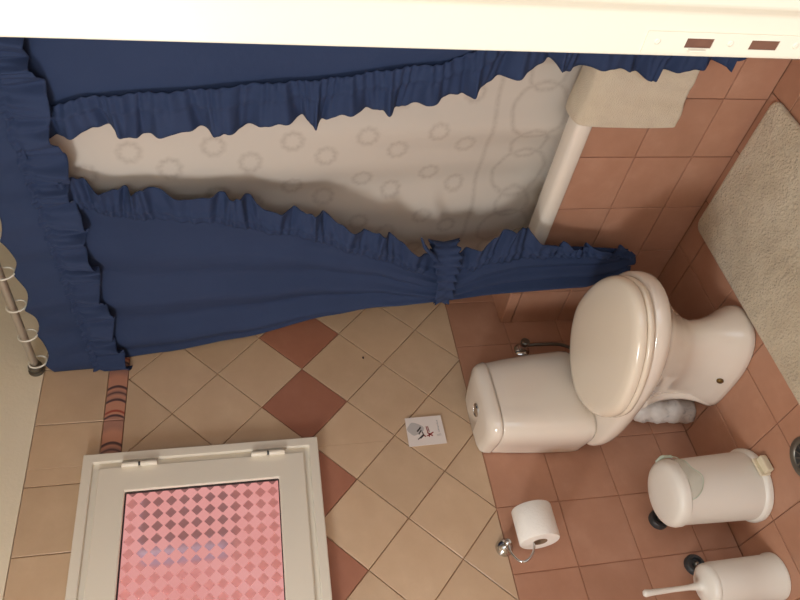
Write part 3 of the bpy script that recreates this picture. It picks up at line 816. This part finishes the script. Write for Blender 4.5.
# ================================================================== pedal bin
pb = empty('pedal_bin', (.712, -.175, 0), 'white round pedal bin with a green bag edge under its lid', 'bin')
bm = bmesh.new()
lathe(bm, [(.098, .0), (.106, .002), (.107, .012), (.104, .018), (.0985, .022), (.098, .03), (.0955, .12), (.092, .236), (.0925, .242), (.0925, .247)], 48); bm_obj('body', bm, 'white_plastic', pb, angle=45)
bm = bmesh.new(); lathe(bm, [(.093, .248), (.0955, .250), (.0955, .262), (.093, .271), (.087, .278), (.076, .2825), (.05, .2855), (.012, .2865)], 48); lidb = bm_obj('lid', bm, 'white_plastic', pb, angle=45)
fd = Vector((-.10, -1, 0)).normalized(); sd = Vector((-fd.y, fd.x, 0))
def obox(bm, c, a, b, ha, hb, z0, z1):
    pts = [c+a*i+b*j for i, j in ((-ha, -hb), (ha, -hb), (ha, hb), (-ha, hb))]
    loft(bm, [[(p.x, p.y, z) for p in pts] for z in (z0, z1)])
pd = Vector((.06, -1, 0)).normalized(); ps = Vector((-pd.y, pd.x, 0))
bm = bmesh.new(); obox(bm, pd*.121, pd, ps, .012, .024, .003, .024); bm_obj('pedal', bm, 'ivory', pb, bevel=.004, smooth=False)
bm = bmesh.new(); obox(bm, pd*.107, pd, ps, .004, .027, .002, .034); bm_obj('pedal_slot', bm, 'ivory', pb, bevel=.002, smooth=False)
# bag edge: thin film skirt hanging out under the lid, facing the toilet and the front
def bagf(u, v):
    a = math.radians(-125 + 100*u); r = .0965 + .0025*math.sin(u*21) + .002*v
    dz = .052*math.sin(math.pi*u)**.5*(.75+.25*math.sin(u*7))
    return (r*math.cos(a), r*math.sin(a), .250 - dz*v)
grid_obj('bag_edge', bagf, 40, 6, 'bag', pb)
M['bag_hem'] = simple('green_bag_hem', (196, 208, 190), .4)
bm = bmesh.new(); tube(bm, [Vector(bagf(i/40, 1))*1.0 for i in range(41)], .0013, 6); bm_obj('bag_hem', bm, 'bag_hem', pb)
bm = bmesh.new(); tube(bm, smooth_path([(.092, -.012, .268), (.097, -.03, .258), (.093, -.042, .249), (.088, -.05, .238)], 5), [.006]*8+[.005]*8, 8); bm_obj('bag_twist', bm, 'bag_hem', pb)

# ================================================================== toilet brush
br = empty('toilet_brush', (.470, -.100, 0), 'white toilet brush with a slim handle in its round holder', 'toilet brush')
bm = bmesh.new(); lathe(bm, [(.060, 0), (.0645, .002), (.0645, .012), (.0605, .016), (.060, .10), (.0595, .198), (.057, .206)], 44); hb = bm_obj('holder', bm, 'white_plastic', br, angle=45)
bm = bmesh.new(); lathe(bm, [(.0575, .207), (.058, .210), (.056, .218), (.048, .225), (.034, .230), (.016, .235), (.011, .245), (.0075, .268), (.007, .32), (.0085, .385), (.0100, .402), (.007, .407), (.001, .408)], 32); bm_obj('brush_handle', bm, 'white_plastic', br, angle=60)
clip_ring = clip_screw = None
for loc, lab in (((.553, -.001, .170), 'round dark grey clip on the wall behind the toilet brush'), ((.698, -.001, .226), 'round dark grey clip on the wall behind the pedal bin')):
    co_ = empty('wall_clip', loc, lab, 'clip', 'dark clips low on the wall')
    if clip_ring is None:
        bm = bmesh.new(); lathe(bm, [(.030, 0), (.030, -.014), (.026, -.020), (.018, -.020), (.016, -.012), (.004, -.011)], 28, axis='Y'); clip_ring = bm_obj('clip_ring', bm, 'dark', co_, angle=45)
        bm = bmesh.new(); lathe(bm, [(.007, -.010), (.007, -.022), (.004, -.025)], 14, axis='Y'); clip_screw = bm_obj('clip_screw', bm, 'grey_metal', co_, angle=45)
    else:
        new('clip_ring', clip_ring.data, None, co_); new('clip_screw', clip_screw.data, None, co_)

# ================================================================== floor drain
dr = empty('floor_drain', (.665, -.435, 0), 'round grey metal floor drain set in the tiles', 'drain')
bm = bmesh.new(); lathe(bm, [(.058, .0), (.058, .003), (.050, .0045), (.043, .003), (.041, .0005)], 36, cap1=False); bm_obj('rim', bm, 'grey_metal', dr, angle=45)
bm = bmesh.new(); lathe(bm, [(.041, .0005), (.040, .0010), (.002, .0011)], 28); bm_obj('plate', bm, 'dark', dr, angle=45)
bm = bmesh.new()
for i in range(6):
    a = math.pi*i/6; d_ = Vector((math.cos(a), math.sin(a), 0)); obox(bm, Vector((0, 0, 0)), d_, Vector((-d_.y, d_.x, 0)), .040, .0016, .0012, .0030)
bm_obj('grate', bm, 'grey_metal', dr, smooth=False)
